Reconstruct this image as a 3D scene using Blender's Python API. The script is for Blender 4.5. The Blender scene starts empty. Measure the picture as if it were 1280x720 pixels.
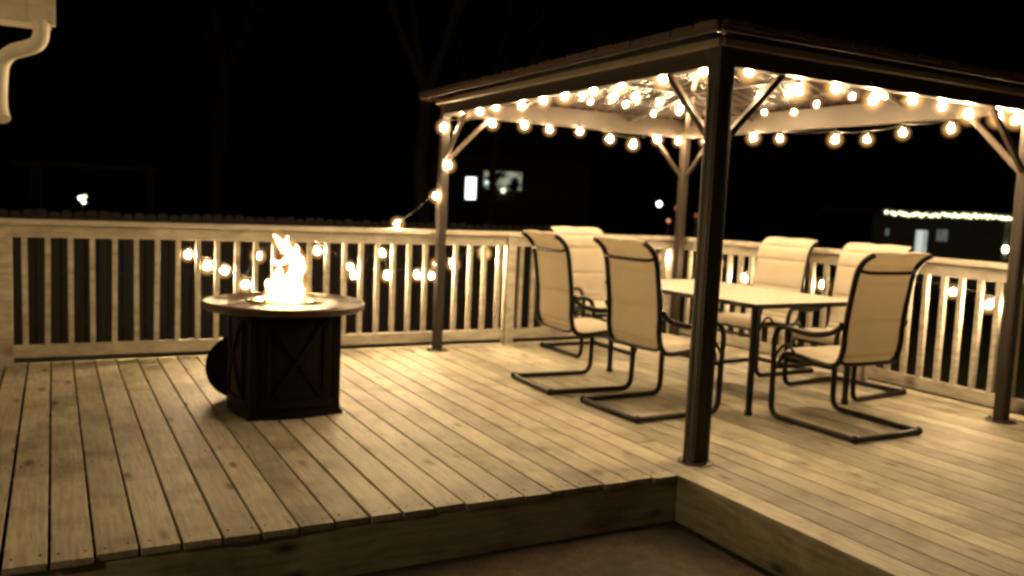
import bpy, bmesh, math, random
from mathutils import Vector, Matrix
random.seed(7)
R = math.radians
sc = bpy.context.scene
col = sc.collection

# ------------------------------------------------------------------ camera, world, exposure
cam_d = bpy.data.cameras.new("camera")
cam_o = bpy.data.objects.new("camera", cam_d); col.objects.link(cam_o)
PITCH, YAW, ROLL, CAM_H, FPX = 0.09636, 0.49506, 0.04413, 1.2945, 1068.0
Fv = Vector((math.sin(YAW)*math.cos(PITCH), math.cos(YAW)*math.cos(PITCH), -math.sin(PITCH)))
Rv = Vector((math.cos(YAW), -math.sin(YAW), 0)); Uv = Rv.cross(Fv)
R2 = math.cos(ROLL)*Rv + math.sin(ROLL)*Uv
U2 = -math.sin(ROLL)*Rv + math.cos(ROLL)*Uv
cam_o.matrix_world = Matrix(((R2.x, U2.x, -Fv.x, 0), (R2.y, U2.y, -Fv.y, 0), (R2.z, U2.z, -Fv.z, CAM_H), (0, 0, 0, 1)))
cam_d.sensor_width = 36; cam_d.lens = 36*FPX/1280
cam_d.clip_start = 0.05; cam_d.clip_end = 600
cam_d.dof.use_dof = True; cam_d.dof.focus_distance = 2.6; cam_d.dof.aperture_fstop = cam_d.lens/11.0
sc.camera = cam_o

w = bpy.data.worlds.new("World"); sc.world = w; w.use_nodes = True
wn = w.node_tree
sky = wn.nodes.new("ShaderNodeTexSky"); sky.sky_type = 'NISHITA'; sky.sun_disc = False
sky.sun_elevation = R(4); sky.sun_rotation = R(250)
wn.nodes["Background"].inputs["Strength"].default_value = 0.00012
wn.links.new(sky.outputs[0], wn.nodes["Background"].inputs[0])

sun_d = bpy.data.lights.new("moonlight", 'SUN'); sun_d.energy = 0.004; sun_d.angle = R(4); sun_d.color = (1, .86, .66)
sun_o = bpy.data.objects.new("moonlight", sun_d); col.objects.link(sun_o)
sun_o.rotation_euler = Vector((0.75, 0.5, -0.75)).to_track_quat('-Z', 'Y').to_euler()

sc.view_settings.view_transform = 'Standard'; sc.view_settings.look = 'None'
sc.view_settings.exposure = 0.0; sc.view_settings.gamma = 1.0
sc.cycles.use_denoising = True
try: sc.cycles.denoiser = 'OPENIMAGEDENOISE'
except Exception: pass
sc.cycles.use_light_tree = True
sc.cycles.sample_clamp_indirect = 4.0
sc.cycles.caustics_reflective = False; sc.cycles.caustics_refractive = False
sc.cycles.max_bounces = 6
sc.cycles.filter_width = 2.7

BULB_L = 1080.0      # radiance of the string light bulbs
FLAME_L = 34.0
LANTERN_L = 1700.0

# ------------------------------------------------------------------ helpers
def new_mat(name):
    m = bpy.data.materials.new(name); m.use_nodes = True
    nt = m.node_tree; b = nt.nodes["Principled BSDF"]
    return m, nt, b
def N(nt, typ, **kw):
    n = nt.nodes.new(typ)
    for k, v in kw.items(): setattr(n, k, v)
    return n
def ramp(nt, src, stops):
    r = N(nt, "ShaderNodeValToRGB"); e = r.color_ramp.elements
    while len(e) < len(stops): e.new(0.5)
    for i, (p, c) in enumerate(stops):
        e[i].position = p; e[i].color = (*c, 1) if len(c) == 3 else c
    nt.links.new(src, r.inputs[0]); return r
def noise(nt, scale=(1, 1, 1), freq=5.0, detail=4, rough=.55, src=None, coord="Object"):
    tc = N(nt, "ShaderNodeTexCoord"); mp = N(nt, "ShaderNodeMapping"); mp.inputs["Scale"].default_value = scale
    nt.links.new(tc.outputs[coord], mp.inputs[0])
    n = N(nt, "ShaderNodeTexNoise"); n.inputs["Scale"].default_value = freq
    n.inputs["Detail"].default_value = detail; n.inputs["Roughness"].default_value = rough
    nt.links.new(mp.outputs[0], n.inputs["Vector"]); return n
def mix(nt, fac, a, b, typ='MIX'):
    m = N(nt, "ShaderNodeMix", data_type='RGBA', blend_type=typ)
    L = nt.links
    if hasattr(fac, "node"): L.new(fac, m.inputs[0])
    else: m.inputs[0].default_value = fac
    for s, i in ((a, 6), (b, 7)):
        if hasattr(s, "node"): L.new(s, m.inputs[i])
        else: m.inputs[i].default_value = (*s, 1)
    return m.outputs[2]
def bump(nt, b, h, strength=.3, dist=.005):
    n = N(nt, "ShaderNodeBump"); n.inputs["Strength"].default_value = strength; n.inputs["Distance"].default_value = dist
    nt.links.new(h, n.inputs["Height"]); nt.links.new(n.outputs[0], b.inputs["Normal"])

def simple(name, c, rough=.5, metal=0.0, var=.15, freq=12.0, spec=.5, bmp=0.0):
    m, nt, b = new_mat(name)
    n = noise(nt, freq=freq)
    lo = tuple(x*(1-var) for x in c); hi = tuple(min(1, x*(1+var)) for x in c)
    r = ramp(nt, n.outputs[0], [(.3, lo), (.7, hi)])
    nt.links.new(r.outputs[0], b.inputs["Base Color"])
    b.inputs["Roughness"].default_value = rough; b.inputs["Metallic"].default_value = metal
    b.inputs["Specular IOR Level"].default_value = spec
    if bmp: bump(nt, b, n.outputs[0], bmp)
    return m

def wood_mat(name, c, axis_scale=(9, .7, 9), tone=.22, stain=.5, rough=.62):
    """weathered painted boards: grain along one axis, knots, stains, tone changing from board to board"""
    m, nt, b = new_mat(name); L = nt.links
    geo = N(nt, "ShaderNodeNewGeometry")
    tc = N(nt, "ShaderNodeTexCoord")
    off = N(nt, "ShaderNodeVectorMath", operation='SCALE'); off.inputs[0].default_value = (3.1, 7.7, 5.3)
    L.new(geo.outputs["Random Per Island"], off.inputs["Scale"])
    add = N(nt, "ShaderNodeVectorMath", operation='ADD'); L.new(tc.outputs["Object"], add.inputs[0]); L.new(off.outputs[0], add.inputs[1])
    mp = N(nt, "ShaderNodeMapping"); mp.inputs["Scale"].default_value = axis_scale; L.new(add.outputs[0], mp.inputs[0])
    g = N(nt, "ShaderNodeTexNoise"); g.inputs["Scale"].default_value = 6; g.inputs["Detail"].default_value = 7; g.inputs["Roughness"].default_value = .65
    g.inputs["Distortion"].default_value = .6; L.new(mp.outputs[0], g.inputs["Vector"])
    s = N(nt, "ShaderNodeTexNoise"); s.inputs["Scale"].default_value = 2.6; s.inputs["Detail"].default_value = 8
    s.inputs["Roughness"].default_value = .62; L.new(add.outputs[0], s.inputs["Vector"])
    mp2 = N(nt, "ShaderNodeMapping"); mp2.inputs["Scale"].default_value = tuple(max(1.0, a*.28) for a in axis_scale); L.new(add.outputs[0], mp2.inputs[0])
    vo = N(nt, "ShaderNodeTexVoronoi"); vo.inputs["Scale"].default_value = 2.3; L.new(mp2.outputs[0], vo.inputs["Vector"])
    dark = tuple(x*.6 for x in c); light = tuple(min(1, x*1.12) for x in c)
    r1 = ramp(nt, g.outputs[0], [(.3, dark), (.62, light)])
    r2 = ramp(nt, s.outputs[0], [(.32, (1-stain, 1-stain*1.05, 1-stain*1.12)), (.52, (1, 1, 1))])
    c1 = mix(nt, 1.0, r1.outputs[0], r2.outputs[0], 'MULTIPLY')
    r3 = ramp(nt, vo.outputs["Distance"], [(.045, (.10, .07, .045)), (.085, (.5, .4, .33)), (.17, (1, 1, 1))])
    c2 = mix(nt, .9, c1, r3.outputs[0], 'MULTIPLY')
    rr = ramp(nt, geo.outputs["Random Per Island"], [(0, (1-tone, 1-tone, 1-tone)), (1, (1+tone*.4,)*3)])
    c3 = mix(nt, 1.0, c2, rr.outputs[0], 'MULTIPLY')
    L.new(c3, b.inputs["Base Color"])
    b.inputs["Roughness"].default_value = rough
    bump(nt, b, g.outputs[0], .35, .004)
    return m

def emit_mat(name, color, strength):
    m, nt, b = new_mat(name)
    e = N(nt, "ShaderNodeEmission"); e.inputs[0].default_value = (*color, 1); e.inputs[1].default_value = strength
    nt.links.new(e.outputs[0], nt.nodes["Material Output"].inputs[0]); return m

def obj(name, bm, m, parent=None, smooth=False):
    me = bpy.data.meshes.new(name); bmesh.ops.recalc_face_normals(bm, faces=bm.faces[:])
    bm.to_mesh(me); bm.free()
    if smooth:
        for p in me.polygons: p.use_smooth = True
        me.set_sharp_from_angle(angle=R(40))
    me.materials.append(m)
    o = bpy.data.objects.new(name, me); col.objects.link(o)
    if parent: o.parent = parent
    return o
def thing(name, label, cat, loc=(0, 0, 0), rz=0.0, group=None):
    o = bpy.data.objects.new(name, None); col.objects.link(o)
    o.location = loc; o.rotation_euler = (0, 0, rz); o.empty_display_size = .1
    o["label"] = label; o["category"] = cat
    if group: o["group"] = group
    return o
def tag(o, label, cat, group=None):
    o["label"] = label; o["category"] = cat
    if group: o["group"] = group
    return o
def struct(o): o["kind"] = "structure"; return o
def dup(root, loc, rz, label, deep=True):
    r = root.copy(); col.objects.link(r); r.location = loc; r.rotation_euler = (0, 0, rz); r["label"] = label
    for ch in list(root.children):
        c = ch.copy(); col.objects.link(c); c.parent = r
        for g in list(ch.children):
            d = g.copy(); col.objects.link(d); d.parent = c
    return r

def box(bm, c, s, M=None, bev=0.0):
    vs = []
    ret = bmesh.ops.create_cube(bm, size=1.0); vs = ret["verts"]
    for v in vs: v.co = Vector((v.co.x*s[0], v.co.y*s[1], v.co.z*s[2]))
    if bev > 0:
        es = list({e for v in vs for e in v.link_edges})
        rb = bmesh.ops.bevel(bm, geom=es, offset=bev, segments=2, affect='EDGES', profile=.6)
        vs = list({v for f in rb["faces"] for v in f.verts} | {v for v in vs if v.is_valid})
    for v in vs:
        co = v.co + Vector(c) if M is None else M @ v.co + Vector(c)
        v.co = co
    return vs
def bar(bm, a, b, w_, h_, bev=0.0, up=(0, 0, 1)):
    """rectangular bar from a to b, w_ sideways and h_ along up"""
    a = Vector(a); b = Vector(b); d = (b-a); l = d.length; z = d.normalized()
    x = z.cross(Vector(up))
    if x.length < 1e-5: x = z.cross(Vector((1, 0, 0)))
    x.normalize(); y = x.cross(z)
    M = Matrix((x, y, z)).transposed()
    return box(bm, (a+b)/2, (w_, h_, l), M, bev)
def smooth_path(pts, sub=5):
    P = [Vector(p) for p in pts]; out = []
    for i in range(len(P)-1):
        p0 = P[max(i-1, 0)]; p1 = P[i]; p2 = P[i+1]; p3 = P[min(i+2, len(P)-1)]
        for k in range(sub):
            t = k/sub
            out.append(.5*((2*p1)+(-p0+p2)*t+(2*p0-5*p1+4*p2-p3)*t*t+(-p0+3*p1-3*p2+p3)*t**3))
    out.append(P[-1]); return out
def tube(bm, pts, r, n=8, cap=True, flat=None):
    P = [Vector(p) for p in pts]; rings = []
    rs = r if isinstance(r, (list, tuple)) else [r]*len(P)
    T = []
    for i in range(len(P)):
        t = P[min(i+1, len(P)-1)]-P[max(i-1, 0)]; T.append(t.normalized())
    u = T[0].cross(Vector((0, 0, 1)))
    if u.length < 1e-3: u = T[0].cross(Vector((1, 0, 0)))
    u.normalize()
    for i, p in enumerate(P):
        u = (u - T[i]*u.dot(T[i])).normalized(); v = T[i].cross(u)
        ring = []
        for k in range(n):
            a = 2*math.pi*(k+.5)/n; cx, cy = math.cos(a), math.sin(a)
            if flat: cx *= flat[0]; cy *= flat[1]
            ring.append(bm.verts.new(p+(u*cx+v*cy)*rs[i]))
        rings.append(ring)
    for a, b in zip(rings, rings[1:]):
        for k in range(n): bm.faces.new((a[k], a[(k+1) % n], b[(k+1) % n], b[k]))
    if cap: bm.faces.new(rings[0][::-1]); bm.faces.new(rings[-1])
def lathe(bm, prof, n=32, c=(0, 0, 0)):
    rings = []
    for r, z in prof:
        rings.append([bm.verts.new((c[0]+r*math.cos(2*math.pi*k/n), c[1]+r*math.sin(2*math.pi*k/n), c[2]+z)) for k in range(n)])
    for a, b in zip(rings, rings[1:]):
        for k in range(n): bm.faces.new((a[k], a[(k+1) % n], b[(k+1) % n], b[k]))
    bm.faces.new(rings[0][::-1]); bm.faces.new(rings[-1])
B = bmesh.new

# ------------------------------------------------------------------ materials
M_deck = wood_mat("deck_boards", (.365, .335, .25), tone=.34, stain=.5)
M_riser = wood_mat("riser_boards", (.40, .375, .26), axis_scale=(.7, .7, 9), tone=.1, stain=.55)
M_rail = wood_mat("rail_paint", (.43, .395, .325), axis_scale=(.8, .8, 3), tone=.12, stain=.22, rough=.5)
def patio_mat():
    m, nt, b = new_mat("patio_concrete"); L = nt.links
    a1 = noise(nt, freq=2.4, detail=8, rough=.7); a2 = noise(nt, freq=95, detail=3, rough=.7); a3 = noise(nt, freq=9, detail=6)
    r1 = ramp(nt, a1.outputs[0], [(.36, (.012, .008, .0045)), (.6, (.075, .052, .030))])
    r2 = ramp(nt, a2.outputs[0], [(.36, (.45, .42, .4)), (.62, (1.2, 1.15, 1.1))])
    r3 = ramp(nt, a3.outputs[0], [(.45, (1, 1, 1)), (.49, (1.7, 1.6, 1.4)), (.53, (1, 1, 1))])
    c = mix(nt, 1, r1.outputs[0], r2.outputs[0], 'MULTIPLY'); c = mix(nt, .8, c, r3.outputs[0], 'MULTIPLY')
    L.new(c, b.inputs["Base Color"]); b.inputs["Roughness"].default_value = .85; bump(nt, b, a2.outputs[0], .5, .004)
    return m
M_patio = patio_mat()
M_lawn = simple("lawn_grass", (.03, .035, .015), .95, var=.5, freq=9)
M_bronze = simple("bronze_metal", (.034, .0245, .016), .40, .3, .12, 20, .5)
M_mould = simple("moulding_metal", (.17, .14, .095), .5, .1, .15, 9)
M_post = simple("post_metal", (.022, .0155, .010), .6, .1, .12, 20, .4)
M_black = simple("black_metal", (.006, .005, .004), .4, .1, .2, 30, .25)
M_fire = simple("fire_table_metal", (.0045, .0035, .0025), .65, 0, .3, 14, .12, .25)
M_firetop = simple("fire_top_tile", (.042, .023, .012), .42, 0, .35, 7, .5, .15)
M_stone = simple("table_stone", (.48, .43, .34), .38, 0, .28, 26, .5, .1)
M_white = simple("white_aluminium", (.82, .76, .62), .45, 0, .06, 8)
M_siding = simple("house_siding", (.5, .46, .38), .6, 0, .08, 5)
M_cable = simple("cable_rubber", (.012, .01, .008), .6)
M_fence = wood_mat("fence_wood", (.006, .0042, .0025), axis_scale=(8, 8, .8), tone=.35, stain=.5, rough=.8)
M_bark = simple("tree_bark", (.04, .032, .025), .9, 0, .35, 6, .2, .5)
M_wall = simple("neighbour_wall", (.10, .105, .075), .85, 0, .1, 3)
M_shingle = simple("dark_shingles", (.03, .026, .024), .9, 0, .3, 8)
M_glassbead = simple("fire_glass", (.5, .35, .2), .15, 0, .5, 60, .5, .6)
M_bulb = emit_mat("bulb_glow", (1.0, .685, .355), BULB_L)
M_flame = emit_mat("flame_core", (1.0, .66, .27), FLAME_L)

# sling fabric: padded, horizontal seams, slight weave
def sling_mat():
    m, nt, b = new_mat("sling_fabric"); L = nt.links
    n = noise(nt, freq=260, detail=2); n2 = noise(nt, freq=5, detail=4)
    r = ramp(nt, n2.outputs[0], [(.3, (.56, .51, .42)), (.7, (.66, .61, .50))])
    r2 = ramp(nt, n.outputs[0], [(.35, (.82, .82, .82)), (.65, (1, 1, 1))])
    L.new(mix(nt, 1, r.outputs[0], r2.outputs[0], 'MULTIPLY'), b.inputs["Base Color"])
    b.inputs["Roughness"].default_value = .8; bump(nt, b, n.outputs[0], .3, .002)
    tr = N(nt, "ShaderNodeBsdfTranslucent"); tr.inputs[0].default_value = (.78, .71, .58, 1)     # open weave lets light through
    ms = N(nt, "ShaderNodeMixShader"); ms.inputs[0].default_value = .42
    L.new(b.outputs[0], ms.inputs[1]); L.new(tr.outputs[0], ms.inputs[2]); L.new(ms.outputs[0], nt.nodes["Material Output"].inputs[0])
    return m
M_sling = sling_mat()

def roof_mat():
    m, nt, b = new_mat("roof_steel"); L = nt.links
    n = noise(nt, scale=(1, 1, 1), freq=7)
    r = ramp(nt, n.outputs[0], [(.3, (.014, .009, .007)), (.7, (.022, .013, .009))])
    L.new(r.outputs[0], b.inputs["Base Color"]); b.inputs["Roughness"].default_value = .24; b.inputs["Metallic"].default_value = .1
    return m
M_roof = roof_mat()
M_trim = simple("eave_trim_steel", (.045, .026, .017), .8, 0, .35, 9)

# ------------------------------------------------------------------ ground, patio, deck
XL, XR, YB, YF, XS = -4.0, 5.90, 7.06, 3.238, 2.725
ZP = -0.245
bm = B(); box(bm, (20, 40, -1.0), (360, 300, .2)); struct(obj("lawn", bm, M_lawn))
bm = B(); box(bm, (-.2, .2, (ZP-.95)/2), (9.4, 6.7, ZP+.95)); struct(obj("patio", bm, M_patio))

PITCHB = .1445
def board(bm, x, y0, y1, wd, dz=0.0, th=.028):
    vs = box(bm, (x, (y0+y1)/2, -th/2+dz), (wd, y1-y0, th), None, .0035)
bm = B()
x = XS - PITCHB/2
i = 0
while x > XL:
    gap = random.choice((.008, .009, .010, .012, .018))
    board(bm, x, YF-random.uniform(-.007, .013), YB, PITCHB-gap, random.uniform(-.0015, .0015))
    x -= PITCHB; i += 1
x = XS + PITCHB/2
while x < XR:
    gap = random.choice((.005, .006, .0075))
    j = random.uniform(.6, 6.2) if random.random() < .6 else None
    dz = random.uniform(-.0015, .0015)
    if j: board(bm, x, -1.5, j-.002, PITCHB-gap, dz); board(bm, x, j+.002, YB, PITCHB-gap, random.uniform(-.0015, .0015))
    else: board(bm, x, -1.5, YB, PITCHB-gap, dz)
    x += PITCHB
deck = struct(obj("deck", bm, M_deck))
bm = B()
ys = YF+.010
bar(bm, (XL, ys+.019, -.03-.107), (XS+.03, ys+.019, -.03-.107), .038, .212, .003)
obj("riser_board", bm, M_riser, deck)
bm = B()
bar(bm, (XS+.031, -1.5, -.03-.107), (XS+.031, ys-.003, -.03-.107), .038, .212, .003)
obj("riser_board", bm, M_riser, deck)
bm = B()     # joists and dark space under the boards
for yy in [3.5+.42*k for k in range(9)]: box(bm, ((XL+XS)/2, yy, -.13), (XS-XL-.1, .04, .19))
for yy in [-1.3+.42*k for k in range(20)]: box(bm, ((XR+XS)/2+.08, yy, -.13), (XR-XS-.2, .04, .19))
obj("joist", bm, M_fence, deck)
# deck screws: small dark heads near the board ends
bm = B()
x = XS - PITCHB/2
while x > -1.2:
    for sx in (-.04, .04):
        for yy in (YF+.06, 4.4, 5.6):
            lathe(bm, [(.0045, .0), (.0045, .0022)], 6, (x+sx+random.uniform(-.006, .006), yy+random.uniform(-.01, .01), 0))
    x -= PITCHB
obj("deck_screw", bm, M_black, deck)

# ------------------------------------------------------------------ railings
RT = 1.048
def railing(name, label, along, fixed, s0, s1, posts, cap_ext=(0, 0)):
    """along 'x' or 'y': a railing that runs from s0 to s1 at the fixed coordinate"""
    t = thing(name, label, "railing", (0, fixed, 0) if along == 'x' else (fixed, 0, 0))
    def P(s, off, z): return (s, off, z) if along == 'x' else (off, s, z)
    bm = B(); bar(bm, P(s0-cap_ext[0], 0, RT-.019), P(s1+cap_ext[1], 0, RT-.019), .14, .038, .005); obj("cap_rail", bm, M_rail, t)
    ps = sorted(posts)
    cuts = [s0] + ps + [s1]
    for a, b_ in zip(cuts, cuts[1:]):
        a2 = a+(.046 if a in ps else 0); b2 = b_-(.046 if b_ in ps else 0)
        if b2-a2 < .1: continue
        bm = B(); bar(bm, P(a2, 0, .962), P(b2, 0, .962), .038, .088, .004); obj("upper_rail", bm, M_rail, t)
        bm = B(); bar(bm, P(a2, 0, .098), P(b2, 0, .098), .038, .092, .004); obj("bottom_rail", bm, M_rail, t)
        n = max(1, round((b2-a2)/.1435)); st = (b2-a2)/n
        for k in range(n):
            s = a2+st*(k+.5)+random.uniform(-.004, .004); lean = random.uniform(-.003, .003)
            bm = B(); bar(bm, P(s+lean, 0, .144), P(s-lean, 0, .918), .036, .036, .003, up=(1, 0, 0)); obj("baluster", bm, M_rail, t)
    for s in ps:
        bm = B(); bar(bm, P(s, 0, -.02), P(s, 0, RT-.038), .089, .089, .004, up=(1, 0, 0)); obj("post", bm, M_rail, t)
    return t
railing("deck_railing", "cream wooden railing along the back of the deck, behind the fire table", 'x', 6.98, -2.6, 5.68, [-.30, 3.735, 5.635], (0, .07))
railing("deck_railing", "cream wooden railing down the side of the deck, behind the dining table", 'y', 5.74, -1.3, 6.90, [.9, 2.75, 4.66], (0, 0))

# ------------------------------------------------------------------ gazebo
GX0, GX1, GY0, GY1 = 2.96, 5.58, 3.376, 6.82
CX, CY = (GX0+GX1)/2, (GY0+GY1)/2
gz = thing("gazebo", "dark bronze metal gazebo with a low hip roof hung with string lights", "gazebo", (CX, CY, 0))
def g(x, y, z): return (x-CX, y-CY, z)
BZ0, BZ1 = 2.035, 2.205
corners = [(GX0, GY0), (GX0, GY1), (GX1, GY1), (GX1, GY0)]
for (px, py) in corners:
    bm = B(); hx = .04
    wide = .096 if (px, py) == (GX0, GY0) else .072
    box(bm, g(px, py, 1.095), (wide, wide, 2.17), None, .006)
    for sx in (-1, 1):    # shallow flutes on the faces of the post
        box(bm, g(px+sx*wide*.25, py-wide/2-.001, 1.0), (.012, .004, 1.9), None, .0015)
        box(bm, g(px-wide/2-.001, py+sx*wide*.25, 1.0), (.004, .012, 1.9), None, .0015)
    po = obj("post", bm, M_post, gz)
    bm = B(); lathe(bm, [(.095, 0), (.095, .004), (.085, .007), (.06, .010)], 24, g(px, py, .002)); obj("foot_plate", bm, M_bronze, po, True)
    bm = B()
    for a in range(4): lathe(bm, [(.011, .0), (.011, .008), (.006, .011)], 6, g(px+.075*math.cos(a*math.pi/2), py+.075*math.sin(a*math.pi/2), .009))
    obj("anchor_bolt", bm, M_black, po)
    sx = 1 if px == GX0 else -1; sy = 1 if py == GY0 else -1
    for d in ((sx, 0), (0, sy)):
        a = g(px+d[0]*.038, py+d[1]*.038, 1.66); b_ = g(px+d[0]*.42, py+d[1]*.42, BZ0+.005)
        bm = B(); bar(bm, a, b_, .034, .03, .004, up=(-d[1], d[0], 0)); obj("knee_brace", bm, M_bronze, gz)
ends = [((GX0, GY0), (GX0, GY1)), ((GX0, GY1), (GX1, GY1)), ((GX1, GY1), (GX1, GY0)), ((GX1, GY0), (GX0, GY0))]
for (a, b_) in ends:
    d = (Vector(b_)-Vector(a)).normalized()
    a2 = Vector(a)+d*(.0365); b2 = Vector(b_)-d*(.0365)
    bm = B(); bar(bm, g(*a2, (BZ0+BZ1)/2), g(*b2, (BZ0+BZ1)/2), .06, BZ1-BZ0, .004)
    be = obj("beam", bm, M_bronze, gz)
    o_ = Vector((d.y, -d.x))      # find the outside
    mid = (Vector(a)+Vector(b_))/2
    if (mid+o_-Vector((CX, CY))).length < (mid-Vector((CX, CY))).length: o_ = -o_
    bm = B()
    e = .05
    bar(bm, g(*(Vector(a)-d*e+o_*.05), 2.142), g(*(Vector(b_)+d*e+o_*.05), 2.142), .04, .038, .006)
    obj("moulding", bm, M_mould, be)
# roof: outer slope, ribs, ring and rafters
OV, ZE, ZA = .16, 2.165, 2.56
ZR = 2.34; S_ = .5
ex0, ex1, ey0, ey1 = GX0-OV, GX1+OV, GY0-OV, GY1+OV
apex = Vector(g(CX, CY, ZA))
ec = [Vector(g(x, y, ZE)) for x, y in ((ex0, ey0), (ex0, ey1), (ex1, ey1), (ex1, ey0))]
bm = B()
for k in range(4):
    A, Bv = ec[k], ec[(k+1) % 4]
    nrm = (Bv-A).cross(apex-A).normalized()
    if nrm.z < 0: nrm = -nrm
    lowA, lowB, lowP = A, Bv, apex
    n = 30                                        # pleated sheet: ribs running from the eave to the hip lines
    top, bot = [], []
    for i in range(n*2+1):
        t = i/(n*2); e = A.lerp(Bv, t); h = .008 if i % 2 else 0.0
        # line straight up the slope until it meets the hip
        mid = (A+Bv)/2; up = apex-mid
        s = 1-abs(2*t-1)
        f = e + up*s
        top.append((bm.verts.new(e+nrm*(h+.014)), bm.verts.new(f+nrm*(h+.014))))
        bot.append((bm.verts.new(e+nrm*h), bm.verts.new(f+nrm*h)))
    for i in range(n*2):
        bm.faces.new((top[i][0], top[i+1][0], top[i+1][1], top[i][1])) 
        bm.faces.new((bot[i][1], bot[i+1][1], bot[i+1][0], bot[i][0]))
        bm.faces.new((bot[i][0], bot[i+1][0], top[i+1][0], top[i][0]))
bmesh.ops.dissolve_degenerate(bm, dist=1e-5, edges=bm.edges[:])
obj("roof", bm, M_roof, gz)
for k in range(4):
    A, Bv = ec[k], ec[(k+1) % 4]
    bm = B(); 
    out = ((A+Bv)/2).copy(); out.z = 0; out.normalize()
    for (dz, oo, hh) in ((.010, .006, .022), (.034, .012, .022)):
        bar(bm, A+Vector((0, 0, dz))+out*oo, Bv+Vector((0, 0, dz))+out*oo, .018, hh, .003)
    # overlapping shingle-like tabs pressed into the eave edge
    L_ = (Bv-A).length; dd = (Bv-A).normalized(); nn = int(L_/.17)
    for i in range(nn):
        c0 = A+dd*(L_*(i+.06)/nn); c1 = A+dd*(L_*(i+.94)/nn); hz = .036+random.uniform(-.006, .006)
        bar(bm, c0+Vector((0, 0, hz))+out*.024, c1+Vector((0, 0, hz+random.uniform(-.004, .004)))+out*.024, .006, .03, .001)
    obj("eave_trim", bm, M_trim, gz)
hx, hy = (GX1-GX0)/2*S_, (GY1-GY0)/2*S_
ring = [(CX-hx, CY-hy), (CX-hx, CY+hy), (CX+hx, CY+hy), (CX+hx, CY-hy)]
M_raf = M_bronze
for k in range(4):
    bm = B(); bar(bm, g(*ring[k], ZR), g(*ring[(k+1) % 4], ZR), .035, .035, .003); obj("ring_beam", bm, M_raf, gz)
    bm = B(); bar(bm, g(*corners[k], BZ1-.075), g(*ring[k], ZR-.02), .04, .03, .003); obj("hip_rafter", bm, M_raf, gz)
    bm = B(); bar(bm, g(*ring[k], ZR+.0), g(CX, CY, ZA-.03), .035, .03, .003); obj("hip_rafter", bm, M_raf, gz)
def rafter(ax, ay, bx, by):
    bm = B(); bar(bm, g(ax, ay, BZ1-.065), g(bx, by, ZR-.02), .028, .028, .003); obj("rafter", bm, M_raf, gz)
for t in (.27, .73):
    xx = GX0+(GX1-GX0)*t; yy = GY0+(GY1-GY0)*t
    qx = min(max(xx, CX-hx), CX+hx); qy = min(max(yy, CY-hy), CY+hy)
    rafter(xx, GY1, qx, CY+hy); rafter(xx, GY0, qx, CY-hy); rafter(GX0, yy, CX-hx, qy); rafter(GX1, yy, CX+hx, qy)
bm = B(); lathe(bm, [(.09, 0), (.08, .05), (.03, .09), (.035, .13), (.012, .18)], 16, g(CX, CY, ZA+.01)); obj("finial", bm, M_bronze, gz, True)

# ------------------------------------------------------------------ string lights
def bulb_meshes(r):
    bm = B(); prof = [(.010, .036), (.0125, .030)]
    for k in range(1, 8):
        a = math.pi*k/8; prof.append((r*math.sin(a), r*math.cos(a)))
    prof = [(p[0], p[1]) for p in prof]; prof.append((r*.12, -r*.985))
    lathe(bm, prof, 14)
    me = bpy.data.meshes.new("bulb"); bmesh.ops.recalc_face_normals(bm, faces=bm.faces[:]); bm.to_mesh(me); bm.free()
    for p in me.polygons: p.use_smooth = True
    me.materials.append(M_bulb)
    bm = B(); lathe(bm, [(.0125, .030), (.015, .034), (.015, .062), (.008, .070)], 10)
    ms = bpy.data.meshes.new("socket"); bm.to_mesh(ms); bm.free(); ms.materials.append(M_cable)
    return me, ms
BM, SM = bulb_meshes(.0205)
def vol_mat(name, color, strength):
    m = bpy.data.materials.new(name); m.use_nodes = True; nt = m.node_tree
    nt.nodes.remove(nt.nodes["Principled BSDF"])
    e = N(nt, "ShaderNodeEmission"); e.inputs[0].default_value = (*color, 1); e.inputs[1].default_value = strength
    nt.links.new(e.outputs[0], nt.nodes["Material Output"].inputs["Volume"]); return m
M_bloom = vol_mat("bloom_halo", (1.0, .50, .15), 9.0)  # emissive volume imitating lens bloom around the bulbs, not bulb glass
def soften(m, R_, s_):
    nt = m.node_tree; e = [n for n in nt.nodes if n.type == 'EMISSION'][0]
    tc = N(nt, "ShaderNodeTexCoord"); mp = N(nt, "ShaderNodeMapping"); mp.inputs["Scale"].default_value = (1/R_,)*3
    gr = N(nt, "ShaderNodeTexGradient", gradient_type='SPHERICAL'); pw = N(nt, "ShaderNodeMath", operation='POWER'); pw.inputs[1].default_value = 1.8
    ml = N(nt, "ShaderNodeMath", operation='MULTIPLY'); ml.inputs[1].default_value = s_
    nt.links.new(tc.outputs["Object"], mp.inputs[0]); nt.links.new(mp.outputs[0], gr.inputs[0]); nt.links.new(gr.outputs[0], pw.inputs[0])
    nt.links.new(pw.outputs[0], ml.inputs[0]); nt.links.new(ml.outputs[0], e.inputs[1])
soften(M_bloom, .080, 42.0)
bm = B(); bmesh.ops.create_icosphere(bm, subdivisions=3, radius=.082); GM = bpy.data.meshes.new("glow"); bm.to_mesh(GM); bm.free(); GM.materials.append(M_bloom)
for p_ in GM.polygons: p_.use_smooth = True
def hang(parent, p, tilt=(0, 0), mes=(BM, SM)):
    o = bpy.data.objects.new("bulb", mes[0]); col.objects.link(o); o.parent = parent; o.location = p
    o.rotation_euler = (tilt[0], tilt[1], 0)
    s = bpy.data.objects.new("socket", mes[1]); col.objects.link(s); s.parent = o
    k_ = random.uniform(.86, 1.1); o.scale = (k_, k_, k_)
    s = bpy.data.objects.new("glow", GM); col.objects.link(s); s.parent = o  # added halo shell, stands in for bloom
    return o
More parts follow.
